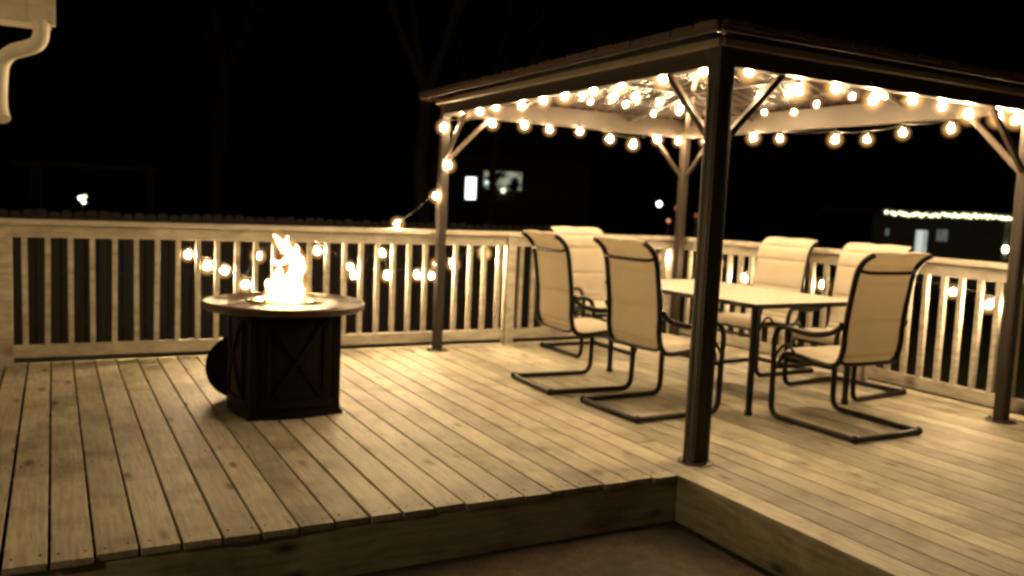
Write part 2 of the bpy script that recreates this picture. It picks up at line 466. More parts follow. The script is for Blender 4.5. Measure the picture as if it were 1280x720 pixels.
def cable(parent, pts, r=.0026):
    bm = B(); tube(bm, pts, r, 6); return obj("cable", bm, M_cable, parent)
def swag(pts, sag=.02, n=6, k_=.45):
    out = []
    for a, b_ in zip(pts, pts[1:]):
        a, b_ = Vector(a), Vector(b_)
        for k in range(n):
            t = k/n; p = a.lerp(b_, t); p.z -= k_*sag*4*t*(1-t); out.append(p)
    out.append(Vector(pts[-1])); return out
gs = thing("string_lights", "warm round-bulb string lights looped along the gazebo beams and down its far left post", "string lights", (CX, CY, 2.0))
def q(x, y, z): return Vector((x-CX, y-CY, z-2.0))
XI0, XI1, YI0, YI1 = GX0+.05, GX1-.05, GY0+.05, GY1-.05
f0, f1 = XI0/2.92, YI0/3.34
path = []
fl = [(6.351, 2.018), (6.06, 2.006), (5.786, 2.02), (5.385, 1.992), (5.083, 2.01), (4.807, 2.012), (4.471, 2.01), (4.179, 2.02), (3.79, 2.01), (3.466, 2.012)]
fr = [(3.113, 2.02), (3.464, 1.962), (3.741, 2.0), (4.044, 1.968), (4.372, 2.0), (4.639, 1.988), (4.891, 1.963), (5.184, 1.965), (5.36, 1.967)]
bl = [(3.391, 1.995), (3.71, 2.005), (3.969, 1.99), (4.295, 2.0), (4.632, 1.956), (4.903, 1.923), (5.193, 1.99), (5.45, 1.995)]
br = [(6.464, 1.99), (5.823, 1.99), (5.503, 1.965), (4.907, 1.931), (4.598, 1.917), (4.285, 1.95), (3.9, 1.96)]
allb = [q(XI0, y*f0, 1.2945+(z-1.2945)*f0) for y, z in fl] + [q(x*f1, YI0, 1.2945+(z-1.2945)*f1) for x, z in fr]
allb2 = [q(x, YI1, z) for x, z in bl] + [q(XI1, y, z) for y, z in br]
post_b = [q(2.93, 6.775, 1.927), q(2.985, 6.775, 1.61), q(2.885, 6.78, 1.343)]
for p in allb+allb2: hang(gs, p, (random.uniform(-.25, .25), random.uniform(-.25, .25)))
for p in post_b: hang(gs, p, (random.uniform(-.4, .4), random.uniform(-.5, .5)))
Z7 = Vector((0, 0, .068))
cable(gs, swag([p+Z7 for p in [post_b[0]]+allb], .025))
cable(gs, swag([p+Z7 for p in [post_b[0]]+allb2], .03))
cable(gs, smooth_path([p+Z7 for p in post_b]+[q(2.9, 6.79, 1.06)], 5))
# added small bulbs imitating string light reflections in the roof underside
refl = [q(x, 5.95, z) for x, z in ((3.86, 2.16), (4.209, 2.17), (4.503, 2.12), (4.776, 2.16), (4.90, 2.215))]
refl += [q(4.92, y, z) for y, z in ((5.75, 2.15), (5.08, 2.105), (4.773, 2.085), (4.562, 2.125), (4.244, 2.152), (3.98, 2.13))]
for p in refl:
    o_ = hang(gs, p, (random.uniform(-.5, .5), random.uniform(-.5, .5))); o_.scale = (.62, .62, .62)
cable(gs, swag([p+Z7 for p in refl], .02))

rs = thing("string_lights", "warm round-bulb string lights sagging along the outside of the deck railing", "string lights", (2.5, 7.05, .75))
def q2(x, y, z): return Vector((x-2.5, y-7.05, z-.75))
rb = [(.926, .797), (1.069, .71), (1.203, .673), (1.366, .563), (1.463, .797), (1.947, .842), (2.233, .709), (2.265, .64), (2.515, .829), (2.565, .634), (2.849, .641), (2.985, .634), (3.03, .742), (3.195, .736), (3.506, .841), (4.3, .80), (4.9, .70), (5.569, .825)]
rbp = [q2(x, 7.055, z) for x, z in rb]
rrp = [q2(5.83, y, z) for y, z in [(6.5, .8), (6.122, .697), (5.6, .76), (5.175, .726), (4.5, .78), (3.975, .803), (3.693, .743), (3.53, .748)]]
lead = [q2(2.624, 6.99, 1.085)]
for p in rbp+rrp: hang(rs, p, (random.uniform(-.5, .5), random.uniform(-.5, .5)))
hang(rs, lead[0]+Vector((0, 0, .01)), (math.pi*.5, .5))
cable(rs, swag([p+Z7 for p in rbp+rrp], .03))
cable(rs, swag([p+Vector((0, .0, .012)) for p in [lead[0]+Vector((0, .07, 0)), q2(2.9, 6.9, 1.34)]], .05))

# ------------------------------------------------------------------ fire table
ft = thing("fire_table", "round topped fire table burning with a tall flame near the railing", "fire table", (1.24, 5.19, 0), R(2))
HB = .265
BOW = .055
def fpt(k, u, z, out=0.0, hb=None):
    """point on side k of the bow-sided cabinet: u runs from -1 to 1 across the side"""
    hb = hb or HB
    return Matrix.Rotation(k*math.pi/2, 3, 'Z') @ Vector((u*hb, -(hb-.012+BOW*(1-u*u)+out), z))
def bowed(bm, hb, z0, z1, bow_out=0.0):
    lo, hi = [], []
    for k in range(4):
        for i in range(10):
            u = -1+2*i/10; p = fpt(k, u, 0, bow_out, hb)
            lo.append(bm.verts.new((p.x, p.y, z0))); hi.append(bm.verts.new((p.x, p.y, z1)))
    n = len(lo)
    for i in range(n): bm.faces.new((lo[i], lo[(i+1) % n], hi[(i+1) % n], hi[i]))
    bm.faces.new(lo[::-1]); bm.faces.new(hi)
bm = B(); bowed(bm, HB-.006, .04, .63); cab = obj("cabinet", bm, M_fire, ft)
bm = B(); bowed(bm, HB+.014, .006, .040); bowed(bm, HB+.004, .040, .056); obj("plinth", bm, M_fire, ft)
for sx in (-1, 1):
    for sy in (-1, 1):
        bm = B(); box(bm, (sx*(HB-.022), sy*(HB-.022), .325), (.050, .050, .62), Matrix.Rotation(0, 3, 'Z'), .006)
        box(bm, (sx*(HB-.016), sy*(HB-.016), .014), (.066, .066, .028), None, .005)
        obj("corner_post", bm, M_fire, ft)
for k in range(4):
    bm = B()
    def strip(u0, z0, u1, z1, wd, out):
        n = 10; P_ = [fpt(k, u0+(u1-u0)*i/n, z0+(z1-z0)*i/n, out) for i in range(n+1)]
        c = fpt(k, 0, 0, 1)-fpt(k, 0, 0, 0)
        for a_, b_ in zip(P_, P_[1:]): bar(bm, a_, b_+(b_-a_)*.02, wd, .014, 0, up=c)
    strip(-.84, .595, .84, .595, .045, .003); strip(-.84, .085, .84, .085, .045, .003)
    strip(-.62, .108, -.62, .572, .022, .002); strip(.62, .108, .62, .572, .022, .002)
    strip(-.58, .115, .58, .568, .024, .0035); strip(.58, .115, -.58, .568, .024, .001)
    obj("panel_trim", bm, M_fire, cab)
bm = B(); lathe(bm, [(.40, .606), (.455, .612), (.474, .622), (.478, .650), (.468, .660), (.245, .662), (.235, .655), (.06, .652)], 56, (0, 0, 0))
top = obj("tabletop", bm, M_firetop, ft, True)
for k in range(8):
    a = 2*math.pi*(k+.5)/8; bm = B()
    bar(bm, (.25*math.cos(a), .25*math.sin(a), .6612), (.462*math.cos(a), .462*math.sin(a), .6605), .005, .003)
    obj("tile_joint", bm, M_black, top)
bm = B(); lathe(bm, [(.20, .655), (.232, .664), (.238, .668), (.226, .670), (.20, .663)], 48); obj("burner_rim", bm, M_black, ft, True)
bm = B()
for k in range(260):
    a = random.uniform(0, 2*math.pi); r = .21*math.sqrt(random.random()); s = random.uniform(.007, .014)
    ret = bmesh.ops.create_icosphere(bm, subdivisions=1, radius=s)
    rot = Matrix.Rotation(random.uniform(0, 3), 3, Vector((random.random(), random.random(), 1)).normalized())
    for v in ret["verts"]: v.co = rot @ Vector((v.co.x, v.co.y*.7, v.co.z*.6)) + Vector((r*math.cos(a), r*math.sin(a), .662))
gl = obj("fire_glass", bm, M_glassbead, ft); gl["kind"] = "stuff"
# flame tongues: each a tapering twisted lobe; heights above the burner
def tongue(bm, pts):
    """pts: (x, z, half width, half depth, y) in metres above the burner"""
    P = smooth_path([(p[0], p[4], p[1]) for p in pts], 5); 
    W = smooth_path([(p[2], p[3], 0) for p in pts], 5); rings = []; n = 16
    for i, (p, w_) in enumerate(zip(P, W)):
        ring = []
        for k in range(n):
            a = 2*math.pi*k/n; wob = 1+.10*math.sin(3*a+i*.5)+.06*math.sin(5*a-i*.8)
            ring.append(bm.verts.new((p.x+max(w_.x, .001)*wob*math.cos(a), p.y+max(w_.y, .001)*wob*math.sin(a), p.z)))
        rings.append(ring)
    for a, b_ in zip(rings, rings[1:]):
        for k in range(n): bm.faces.new((a[k], a[(k+1) % n], b_[(k+1) % n], b_[k]))
    bm.faces.new(rings[0][::-1]); bm.faces.new(rings[-1])
K = .00455     # metres per photograph pixel at the fire
def T(*rows): return [((x-356)*K, (381-y)*K+.662, max(.0008, w_*K*WS+GR*min(1, w_/4)), max(.0008, d*K*WS+GR*min(1, d/4)), dy) for x, y, w_, d, dy in rows]
def tongues(bm):
    tongue(bm, T((357, 381, 27, 22, 0), (357, 372, 25, 20, 0), (360, 362, 20, 15, .0), (366, 350, 13, 12, .01), (372, 338, 11, 10, .01), (370, 327, 12, 9, .0), (362, 318, 11, 8, -.01), (353, 309, 8, 6, -.01), (346, 301, 4.2, 3.5, -.01), (339, 294, .6, .6, -.01)))
    tongue(bm, T((340, 379, 11, 10, -.02), (341, 366, 10, 9, -.02), (344, 352, 7, 6, -.02), (347, 342, 4.5, 4, -.02), (347, 336, 1.0, 1, -.02)))
    tongue(bm, T((358, 318, 7, 5, .02), (357, 308, 4.5, 3.5, .02), (357, 301, 2.0, 1.6, .02), (359, 296, .5, .5, .02)))
    tongue(bm, T((368, 320, 4, 4, .0), (371, 312, 2, 2, .0), (369, 307, .5, .5, .0)))
    tongue(bm, T((375, 378, 8, 8, .03), (377, 366, 5, 5, .03), (376, 356, 1.6, 1.6, .03), (377, 350, .5, .5, .03)))
    tongue(bm, T((333, 366, 2.4, 2.4, -.03), (331, 358, 2.6, 2.4, -.03), (332, 353, .6, .6, -.03)))
WS, GR = .78, 0.0
bm = B(); tongues(bm)
tube(bm, [Vector(p) for p in smooth_path([((338-356)*K, -.02, (328-381)*-K+.662), ((342-356)*K, -.02, (331-381)*-K+.662), ((350-356)*K, -.02, (331-381)*-K+.662), ((356-356)*K, -.01, (327-381)*-K+.662)], 4)], [.008, .010, .011, .012, .012, .011, .011, .010, .010, .012, .013, .013, .014], 8)
fl_o = obj("flame", bm, M_flame, ft, True); fl_o.rotation_euler = (0, 0, -.10)
def veil(name, ws, gr, color, strength, freq):
    global WS, GR
    m = vol_mat(name+"_glow", color, strength); nt = m.node_tree
    e = [n for n in nt.nodes if n.type == 'EMISSION'][0]
    n = noise(nt, scale=(1, 1, .45), freq=freq, detail=3)
    r = N(nt, "ShaderNodeMapRange"); r.inputs[1].default_value = .38; r.inputs[2].default_value = .66; r.inputs[3].default_value = .05*strength; r.inputs[4].default_value = 1.7*strength
    nt.links.new(n.outputs[0], r.inputs[0]); nt.links.new(r.outputs[0], e.inputs[1])
    WS, GR = ws, gr; b_ = B(); tongues(b_); o = obj(name, b_, m, ft, True); o.rotation_euler = (0, 0, -.10); return o
veil("inner_veil", .90, .006, (1.0, .56, .17), 24.0, 16)
veil("outer_veil", 1.06, .014, (1.0, .40, .08), 7.0, 11)
WS, GR = 1, 0
M_haloflame = vol_mat("flame_veil", (1.0, .42, .10), 4.5)
bm = B()
tongue(bm, T((357, 380, 33, 27, 0), (357, 366, 31, 25, 0), (359, 350, 24, 20, 0), (364, 336, 21, 17, .0), (365, 322, 20, 15, .0), (360, 309, 16, 12, -.01), (352, 299, 11, 8, -.01), (343, 289, 5, 4, -.01), (337, 282, 1, 1, -.01)))
obj("outer_flame", bm, M_haloflame, ft, True)
# small licks of flame around the burner
bm = B()
for k in range(22):
    a = random.uniform(0, 2*math.pi); r = random.uniform(.05, .165); hgt = random.uniform(.006, .018)
    px, py = r*math.cos(a), r*math.sin(a)
    rows = [(px, .664, .016, .016, py), (px+random.uniform(-.006, .006), .664+hgt*.55, .010, .010, py), (px+random.uniform(-.01, .01), .664+hgt, .001, .001, py)]
    tongue(bm, rows)
obj("low_flame", bm, M_flame, ft, True)
# valve knob plate on the side and the lid leaning behind the cabinet
bm = B(); lathe(bm, [(.196, -.010), (.2, -.006), (.2, .004), (.19, .006), (.06, .007), (.02, .007)], 48)
for v in bm.verts: v.co = Matrix.Rotation(R(80), 3, 'X') @ v.co
M_lid = simple("lid_black", (.004, .0035, .003), .85, 0, .2, 20, .1)
lid = tag(obj("burner_lid", bm, M_lid, None, True), "round black burner lid standing on edge behind the fire table cabinet", "lid")
lid.location = (1.035, 5.535, .20); lid.rotation_euler = (0, 0, R(-12))

# ------------------------------------------------------------------ dining table
dt = thing("dining_table", "rectangular patio dining table with pale stone top and dark legs under the gazebo", "table", (4.43, 4.84, 0), R(2))
TW, TL, TH = 1.05, 1.62, .738
bm = B(); box(bm, (0, 0, TH-.011), (TW-.03, TL-.03, .018), None, .003); tt = obj("tabletop", bm, M_stone, dt)
bm = B()
for sx in (-1, 1):
    bar(bm, (sx*(TW/2-.008), -TL/2+.001, TH-.018), (sx*(TW/2-.008), TL/2-.001, TH-.018), .018, .032, .005)
for sy in (-1, 1):
    bar(bm, (-TW/2+.019, sy*(TL/2-.009), TH-.018), (TW/2-.019, sy*(TL/2-.009), TH-.018), .018, .032, .005)
    bar(bm, (-TW/2+.03, sy*.3, TH-.036), (TW/2-.03, sy*.3, TH-.036), .025, .02)
obj("table_frame", bm, M_black, dt)
for sx in (-1, 1):
    for sy in (-1, 1):
        bm = B(); x0, y0 = sx*(TW/2-.055), sy*(TL/2-.055)
        tube(bm, [(x0, y0, .018), (x0, y0, .3), (x0, y0, TH-.035)], [.021, .023, .026], 14); lg = obj("leg", bm, M_black, dt, True)
        bm = B(); lathe(bm, [(.024, .0), (.026, .004), (.026, .03), (.022, .034)], 14, (x0, y0, 0)); obj("foot_cap", bm, M_black, lg, True)

# ------------------------------------------------------------------ spring chairs
CG = "sling patio chairs around the dining table"
HWID = .258
prof = [(.30, .385), (.265, .425), (.16, .432), (.02, .418), (-.09, .415), (-.145, .445), (-.172, .53), (-.176, .64), (-.188, .76), (-.206, .88), (-.222, .97), (-.245, 1.03), (-.285, 1.075), (-.33, 1.10)]
SP = smooth_path([(0, y, z) for y, z in prof], 5)
def make_chair(label):
    t = thing("patio_chair", label, "chair", (0, 0, 0), 0, CG)
    # sled base with the front legs: one bent tube per side and a rear bar
    bm = B()
    for s in (-1, 1):
        pts = [(s*.29, -.33, .022), (s*.29, -.1, .022), (s*.29, .22, .022), (s*.29, .285, .028), (s*.29, .318, .060), (s*.29, .328, .12), (s*.29, .33, .30), (s*.29, .33, .335)]
        tube(bm, smooth_path(pts, 4), .0185, 10)
    tube(bm, [(-.29, -.33, .022), (.29, -.33, .022)], .0185, 10)
    tube(bm, [(-.29, .33, .330), (.29, .33, .330)], .014, 10)
    sl = obj("sled_base", bm, M_black, t, True)
    for s in (-1, 1):
        bm = B(); ret = bmesh.ops.create_uvsphere(bm, u_segments=12, v_segments=8, radius=.025)
        for v in ret["verts"]: v.co += Vector((s*.29, -.33, .0255))
        obj("corner_cap", bm, M_black, sl, True)
    # springs plates joining the base to the seat frame
    for s in (-1, 1):
        bm = B(); tube(bm, smooth_path([(s*.22, .325, .335), (s*.22, .345, .365), (s*.22, .31, .395), (s*.22, .2, .398), (s*.22, .05, .398)], 4), .009, 8, flat=(1.9, .7)); obj("spring", bm, M_black, sl, True)
    # side frame following the sling
    for s in (-1, 1):
        bm = B(); tube(bm, [(s*HWID, p.y, p.z) for p in SP], .0175, 10); obj("side_frame", bm, M_black, t, True)
    for (yy, zz, dy) in ((-.235, 1.015, -.022), (-.163, .455, -.008), (.27, .395, -.008)):
        bm = B(); tube(bm, smooth_path([(-HWID, yy, zz), (-.19, yy+dy, zz-.022), (.19, yy+dy, zz-.022), (HWID, yy, zz)], 4), .0115, 8)
        obj("cross_bar", bm, M_black, t, True)
    for s in (-1, 1):
        bm = B(); pts = [(s*.29, .33, .33), (s*.292, .335, .45), (s*.294, .33, .53), (s*.296, .30, .585), (s*.298, .24, .605), (s*.30, .14, .592), (s*.30, .02, .588), (s*.297, -.09, .612), (s*.29, -.16, .655), (s*.287, -.176, .69)]
        tube(bm, smooth_path(pts, 4), .0175, 10); 
        tube(bm, smooth_path([(s*.292, .325, .40), (s*.293, .26, .48), (s*.29, .2, .478), (s*.288, .16, .435)], 4), .010, 8)
        ar = obj("armrest", bm, M_black, t, True)
        bm = B(); tube(bm, smooth_path([(s*.297, .28, .603), (s*.30, .14, .604), (s*.30, .02, .600), (s*.298, -.08, .62)], 4), .012, 10, flat=(1.9, .8)); obj("arm_pad", bm, M_black, ar, True)
    # padded sling: a sheet with thickness, pillowed between seams, in two parts
    def sling(i0, i1, name, seams):
        P = SP[i0:i1+1]; 
        d = [0.0]
        for a, b_ in zip(P, P[1:]): d.append(d[-1]+(b_-a).length)
        bm = B(); nx = 8; f, bk = [], []
        fine = []
        m = (i1-i0)*3
        tot = d[-1]
        for j in range(m+1):
            dd = tot*j/m
            ii = max(i for i in range(len(d)) if d[i] <= dd+1e-9); ii = min(ii, len(P)-2)
            tt = (dd-d[ii])/max(1e-6, d[ii+1]-d[ii]); p = P[ii].lerp(P[ii+1], tt)
            tg = (P[ii+1]-P[ii]).normalized(); nm = Vector((0, -tg.z, tg.y)); 
            sv = min(abs(dd/tot-s_) for s_ in seams)*tot
            puff = .017*(1-math.exp(-sv/.013))
            fine.append((p, nm, puff))
        for (p, nm, puff) in fine:
            rf, rk = [], []
            for i in range(nx+1):
                u = -1+2*i/nx; x = u*(HWID+.006); dip = -.010*(1-u*u); pf = puff*(1-abs(u)**6)
                c = p+nm*dip-nm*.014*abs(u)**.5
                rf.append(bm.verts.new(Vector((x, 0, 0))+c-nm*(.004+pf))); rk.append(bm.verts.new(Vector((x, 0, 0))+c+nm*(.004+pf)))
            f.append(rf); bk.append(rk)
        for j in range(len(f)-1):
            for i in range(nx):
                bm.faces.new((f[j][i], f[j][i+1], f[j+1][i+1], f[j+1][i])); bm.faces.new((bk[j+1][i], bk[j+1][i+1], bk[j][i+1], bk[j][i]))
            bm.faces.new((f[j][0], f[j+1][0], bk[j+1][0], bk[j][0])); bm.faces.new((f[j+1][nx], f[j][nx], bk[j][nx], bk[j+1][nx]))
        for i in range(nx):
            bm.faces.new((f[0][i+1], f[0][i], bk[0][i], bk[0][i+1])); bm.faces.new((f[-1][i], f[-1][i+1], bk[-1][i+1], bk[-1][i]))
        return obj(name, bm, M_sling, t, True)
    sling(0, 24, "seat", (0.0, .36, .68, 1.0))
    sling(25, len(SP)-1, "backrest", (0.0, .06, .37, .69, .85, 1.0))
    return t
ch = make_chair("tan sling chair between railing and dining table's long side, farther from the front gazebo post")
ch.location = (3.36, 5.24, 0); ch.rotation_euler = (0, 0, R(-90-3))
dup(ch, (3.46, 4.43, 0), R(-90+2), "tan sling chair just left of the front gazebo post, backrest's rear turned to us")
dup(ch, (4.28, 6.42, 0), R(180), "tan sling chair at the far end of the table by the back railing")
dup(ch, (5.27, 5.32, 0), R(90+3), "pale sling chair against the side railing, seen over the middle of the table")
dup(ch, (5.29, 4.43, 0), R(90+7), "pale sling chair against the side railing, half hidden behind the nearest chair")
dup(ch, (4.39, 3.66, 0), R(1), "tan sling chair at the near end of the table, its back to us")

# ------------------------------------------------------------------ own house corner: gutter and downspout at the left
hs = thing("house", "pale house corner with white eave at the top left", "house", (-2.6, 4.7, .012))
def h(x, y, z): return Vector((x+2.6, y-4.7, z))
bm = B(); box(bm, h(-4.4, .9, 1.2), (3.6, 7.6, 4.2)); box(bm, h(-2.0, 5.9, 1.2), (3.1, 2.2, 4.2)); obj("wall", bm, M_siding, hs)
GYF = 4.40
bm = B(); bar(bm, h(-2.6, GYF+.16, 2.125), h(-.02, GYF+.16, 2.125), .02, .17, .003); obj("fascia", bm, M_white, hs)
bm = B(); box(bm, h(-1.3, GYF+.37, 2.055), (2.6, .40, .012)); obj("soffit", bm, M_white, hs)
bm = B()
vs = []
for X in (-2.58, .04):
    vs.append([bm.verts.new(h(X, y, z)) for y, z in ((GYF-.06, 2.22), (4.9, 2.36), (4.9, 2.39), (GYF-.06, 2.25))])
for k in range(4): bm.faces.new((vs[0][k], vs[0][(k+1) % 4], vs[1][(k+1) % 4], vs[1][k]))
bm.faces.new(vs[0]); bm.faces.new(vs[1][::-1]); obj("roof", bm, M_shingle, hs)
# K-style gutter, extruded profile
gp = [(GYF+.145, 2.005), (GYF+.06, 2.0), (GYF+.055, 2.02), (GYF+.035, 2.055), (GYF+.012, 2.075), (GYF+.005, 2.10), (GYF, 2.155), (GYF+.012, 2.16), (GYF+.02, 2.15), (GYF+.02, 2.10), (GYF+.145, 2.10)]
def extr(prof, x0, x1):
    bm = B(); a = [bm.verts.new(h(x0, y, z)) for y, z in prof]; b_ = [bm.verts.new(h(x1, y, z)) for y, z in prof]
    n = len(prof)
    for k in range(n): bm.faces.new((a[k], a[(k+1) % n], b_[(k+1) % n], b_[k]))
    bm.faces.new(a[::-1]); bm.faces.new(b_); return bm
gut = obj("gutter", extr(gp, -2.58, .015), M_white, hs)
sc_y = [(GYF+(y-GYF)*1.02-.004, 2.0+(z-2.0)*1.01-.003) for y, z in gp]
obj("end_cap", extr(sc_y, .000, .018), M_white, gut)
obj("joint_strip", extr(sc_y, -.135, -.100), M_white, gut)
bm = B()
P = smooth_path([h(-.045, GYF+.075, 2.01), h(-.04, GYF+.075, 1.96), h(-.055, GYF+.09, 1.915), h(-.10, GYF+.13, 1.893), h(-.155, GYF+.17, 1.875), h(-.195, GYF+.20, 1.835), h(-.208, GYF+.21, 1.77), h(-.212, GYF+.21, 1.66), h(-.208, GYF+.20, 1.61), h(-.198, GYF+.18, 1.57)], 8)
rr = [.036*(1+(.035 if i % 2 and i < 50 else 0)) for i in range(len(P))]
tube(bm, P, rr, 12, flat=(1.05, .92)); obj("downspout", bm, M_white, hs, True)
# wall lantern on the side of the house, the lamp that lights the eave and this side of the deck
lt = thing("wall_lantern", "black wall lantern glowing on the house wall beside the patio", "lantern", (-2.6, 2.0, 2.15))
bm = B(); box(bm, (.012, 0, 0), (.024, .11, .2), None, .004); tube(bm, smooth_path([(.02, 0, .04), (.08, 0, .09), (.13, 0, .10), (.16, 0, .085)], 4), .009, 8); obj("bracket", bm, M_black, lt, True)
bm = B(); lathe(bm, [(.018, .09), (.075, .055), (.08, .045), (.07, .045)], 16, (.16, 0, 0)); obj("hood", bm, M_black, lt, True)
bm = B()
for k in range(6):
    a = k*math.pi/3; tube(bm, [(.16+.066*math.cos(a), .066*math.sin(a), .046), (.16+.055*math.cos(a), .055*math.sin(a), -.125)], .004, 6)
lathe(bm, [(.058, -.135), (.06, -.125), (.05, -.12)], 16, (.16, 0, 0)); obj("cage", bm, M_black, lt)
bm = B(); lathe(bm, [(.012, .045), (.018, .03), (.03, 0), (.032, -.025), (.022, -.05), (.006, -.06)], 14, (.16, 0, 0)); obj("bulb", bm, emit_mat("lantern_glow", (1, .72, .36), LANTERN_L), lt, True)

# ------------------------------------------------------------------ beyond the deck
def fence(name, label, y, x0, x1, zt):
    t = thing(name, label, "fence", (x0, y, -.9))
    bm = B(); x = 0
    while x < x1-x0:
        hgt = zt+.9+random.uniform(-.02, .02); wd = .135
        vs = [bm.verts.new(v) for v in ((x, 0, .02), (x+wd, 0, .02), (x+wd, 0, hgt-.03), (x+wd-.03, 0, hgt), (x+.03, 0, hgt), (x, 0, hgt-.03))]
        f = bm.faces.new(vs); ex = bmesh.ops.extrude_face_region(bm, geom=[f])
        for v in [e for e in ex["geom"] if isinstance(e, bmesh.types.BMVert)]: v.co.y += .018
        x += .15
    obj("picket_panel", bm, M_fence, t)
    bm = B()
    for zz in (.35, 1.0, 1.7): bar(bm, (0, .04, zz), (x1-x0, .04, zz), .04, .09)
    obj("back_rail", bm, M_fence, t)
    x = 0
    while x < x1-x0:
        bm = B(); box(bm, (x, .11, (zt+.9)/2), (.09, .09, zt+.9), None, .004); obj("post", bm, M_fence, t); x += 2.4
    return t
fence("picket_fence", "dark wooden board fence standing behind the back railing", 13.0, -6.5, 8.0, .955)

def branch(bm, p, d, l, r, depth, tips):
    n = 5; pts = [p]; rs = [r]; q_ = p.copy(); dd = d.copy()
    for k in range(n):
        dd = (dd+Vector((random.uniform(-.16, .16), random.uniform(-.16, .16), random.uniform(-.06, .12)))).normalized()
        q_ = q_+dd*l/n; pts.append(q_.copy()); rs.append(r*(1-.45*(k+1)/n))
    tube(bm, pts, rs, 7 if r > .04 else 4, cap=True)
    if depth == 0: return
    for k in range(random.choice((2, 3, 3))):
        ang = random.uniform(.35, .85); ax = Vector((random.uniform(-1, 1), random.uniform(-1, 1), random.uniform(-.3, .3)))
        nd = (Matrix.Rotation(ang, 3, ax.normalized()) @ dd).normalized()
        i = random.choice((3, 4, 5)); branch(bm, pts[i].copy(), nd, l*random.uniform(.62, .85), rs[i]*.72, depth-1, tips)
def tree(label, x, y, trunk_h, r, depth):
    t = thing("bare_tree", label, "tree", (x, y, -.9), 0, "bare trees behind the deck")
    bm = B(); pts = [Vector((random.uniform(-.05, .05)*k, random.uniform(-.05, .05)*k, trunk_h*k/5)) for k in range(6)]
    rs_ = [r*1.35, r, r*.95, r*.9, r*.85, r*.8]; tube(bm, pts, rs_, 12); obj("trunk", bm, M_bark, t, True)
    bm = B()
    for k in range(4):
        a = 2*math.pi*(k+random.random()*.6)/4; d = Vector((math.cos(a)*.6, math.sin(a)*.6, 1)).normalized()
        branch(bm, pts[-1].copy(), d, trunk_h*random.uniform(.5, .75), r*.6, depth, [])
    obj("crown", bm, M_bark, t)
tree("bare tree rising behind the far left gazebo post", 9.0, 22.0, 5.2, .22, 4)
tree("bare tree in the dark behind the flame of the fire table", 4.6, 29.0, 6.0, .25, 4)
tree("bare tree with thin branches in front of the distant lit window", 12.3, 24.5, 4.2, .14, 4)

# faint timber frame behind the fence
ab = thing("garden_arbor", "faint dark timber arbor beyond the fence at the far left", "arbor", (0, 24, -.9))
for xx in (-.35, 2.2):
    bm = B(); box(bm, (xx, 0, 1.32), (.22, .22, 2.64), None, .008); obj("post", bm, M_fence, ab)
bm = B(); box(bm, (.8, 0, 2.70), (3.3, .2, .12), None, .008); obj("crossbeam", bm, M_fence, ab)

# neighbour's house with a lit porch, far right
def px_dir(az): return Vector((math.sin(az), math.cos(az), 0))
def curtain_mat(name, color, strength, freq):
    m = emit_mat(name, color, strength); nt = m.node_tree; e = [n for n in nt.nodes if n.type == 'EMISSION'][0]
    n = noise(nt, scale=(1, 1, .12), freq=freq, detail=3)
    r = N(nt, "ShaderNodeMapRange"); r.inputs[1].default_value = .3; r.inputs[2].default_value = .7; r.inputs[3].default_value = .45*strength; r.inputs[4].default_value = 1.25*strength
    nt.links.new(n.outputs[0], r.inputs[0]); nt.links.new(r.outputs[0], e.inputs[1]); return m
M_glow_w = curtain_mat("cool_window_glow", (.92, 1.0, .86), .62, 7)
M_glow_d = curtain_mat("dim_window_glow", (.85, 1.0, .8), .16, 6)
M_led = emit_mat("led_string_glow", (1.0, 1.0, .55), 3.0)
az = math.atan2(29.5, 20.0); Rn = 38.0
nh = thing("house", "neighbouring house far right with a porch edged in pale string lights", "house", tuple(px_dir(az)*Rn+Vector((0, 0, -.9))), -az)
def nb(name, c, s, m, bev=0.0):
    bm = B(); box(bm, c, s, None, bev); return obj(name, bm, m, nh)
nb("wall", (-.2, 3.4, 1.25), (6.6, .3, 2.5), M_wall); nb("wall", (-3.4, 4.5, 1.25), (.3, 2.0, 2.5), M_wall)
bm = B()
for (x0, x1, y0, y1, z0, z1) in ((-5.2, 3.9, -.3, 7.5, 2.52, 2.7),): box(bm, ((x0+x1)/2, (y0+y1)/2, (z0+z1)/2), (x1-x0, y1-y0, z1-z0))
va = [bm.verts.new(v) for v in ((-5.2, -.3, 2.703), (3.9, -.3, 2.703), (3.9, 7.5, 2.703), (-5.2, 7.5, 2.703), (-2.5, 3.6, 4.2), (1.6, 3.6, 4.2))]
for f in ((0, 1, 5, 4), (1, 2, 5), (2, 3, 4, 5), (3, 0, 4), (3, 2, 1, 0)): bm.faces.new([va[i] for i in f])
obj("roof", bm, M_shingle, nh)
def win(x, z, w_, hh, m):
    bm = B()
    for s in (-1, 1):
        box(bm, (x+s*(w_/2+.03), 3.22, z), (.06, .06, hh+.12)); box(bm, (x, 3.218, z+s*(hh/2+.03)), (w_, .056, .06))
    f = obj("window", bm, M_wall, nh)
    bm = B(); box(bm, (x, 3.235, z), (w_, .02, hh)); obj("pane", bm, m, f)
win(-1.52, 1.15, .46, 1.5, M_glow_w); win(-.72, 1.72, .42, .5, M_glow_d); win(-2.9, 1.75, .14, .3, M_glow_d)
bm = B(); tube(bm, [(1.55, .1, .0), (1.55, .1, 1.0), (1.55, .1, 2.5)], [.14, .13, .12], 14); cl = obj("porch_column", bm, M_wall, nh, True)
bm = B(); lathe(bm, [(.06, -.12), (.09, -.06), (.1, .0), (.09, .06), (.06, .12)], 12, (1.55, -.12, 1.35)); obj("porch_lamp", bm, emit_mat("porch_glow", (.9, 1, .6), 14), cl, True)
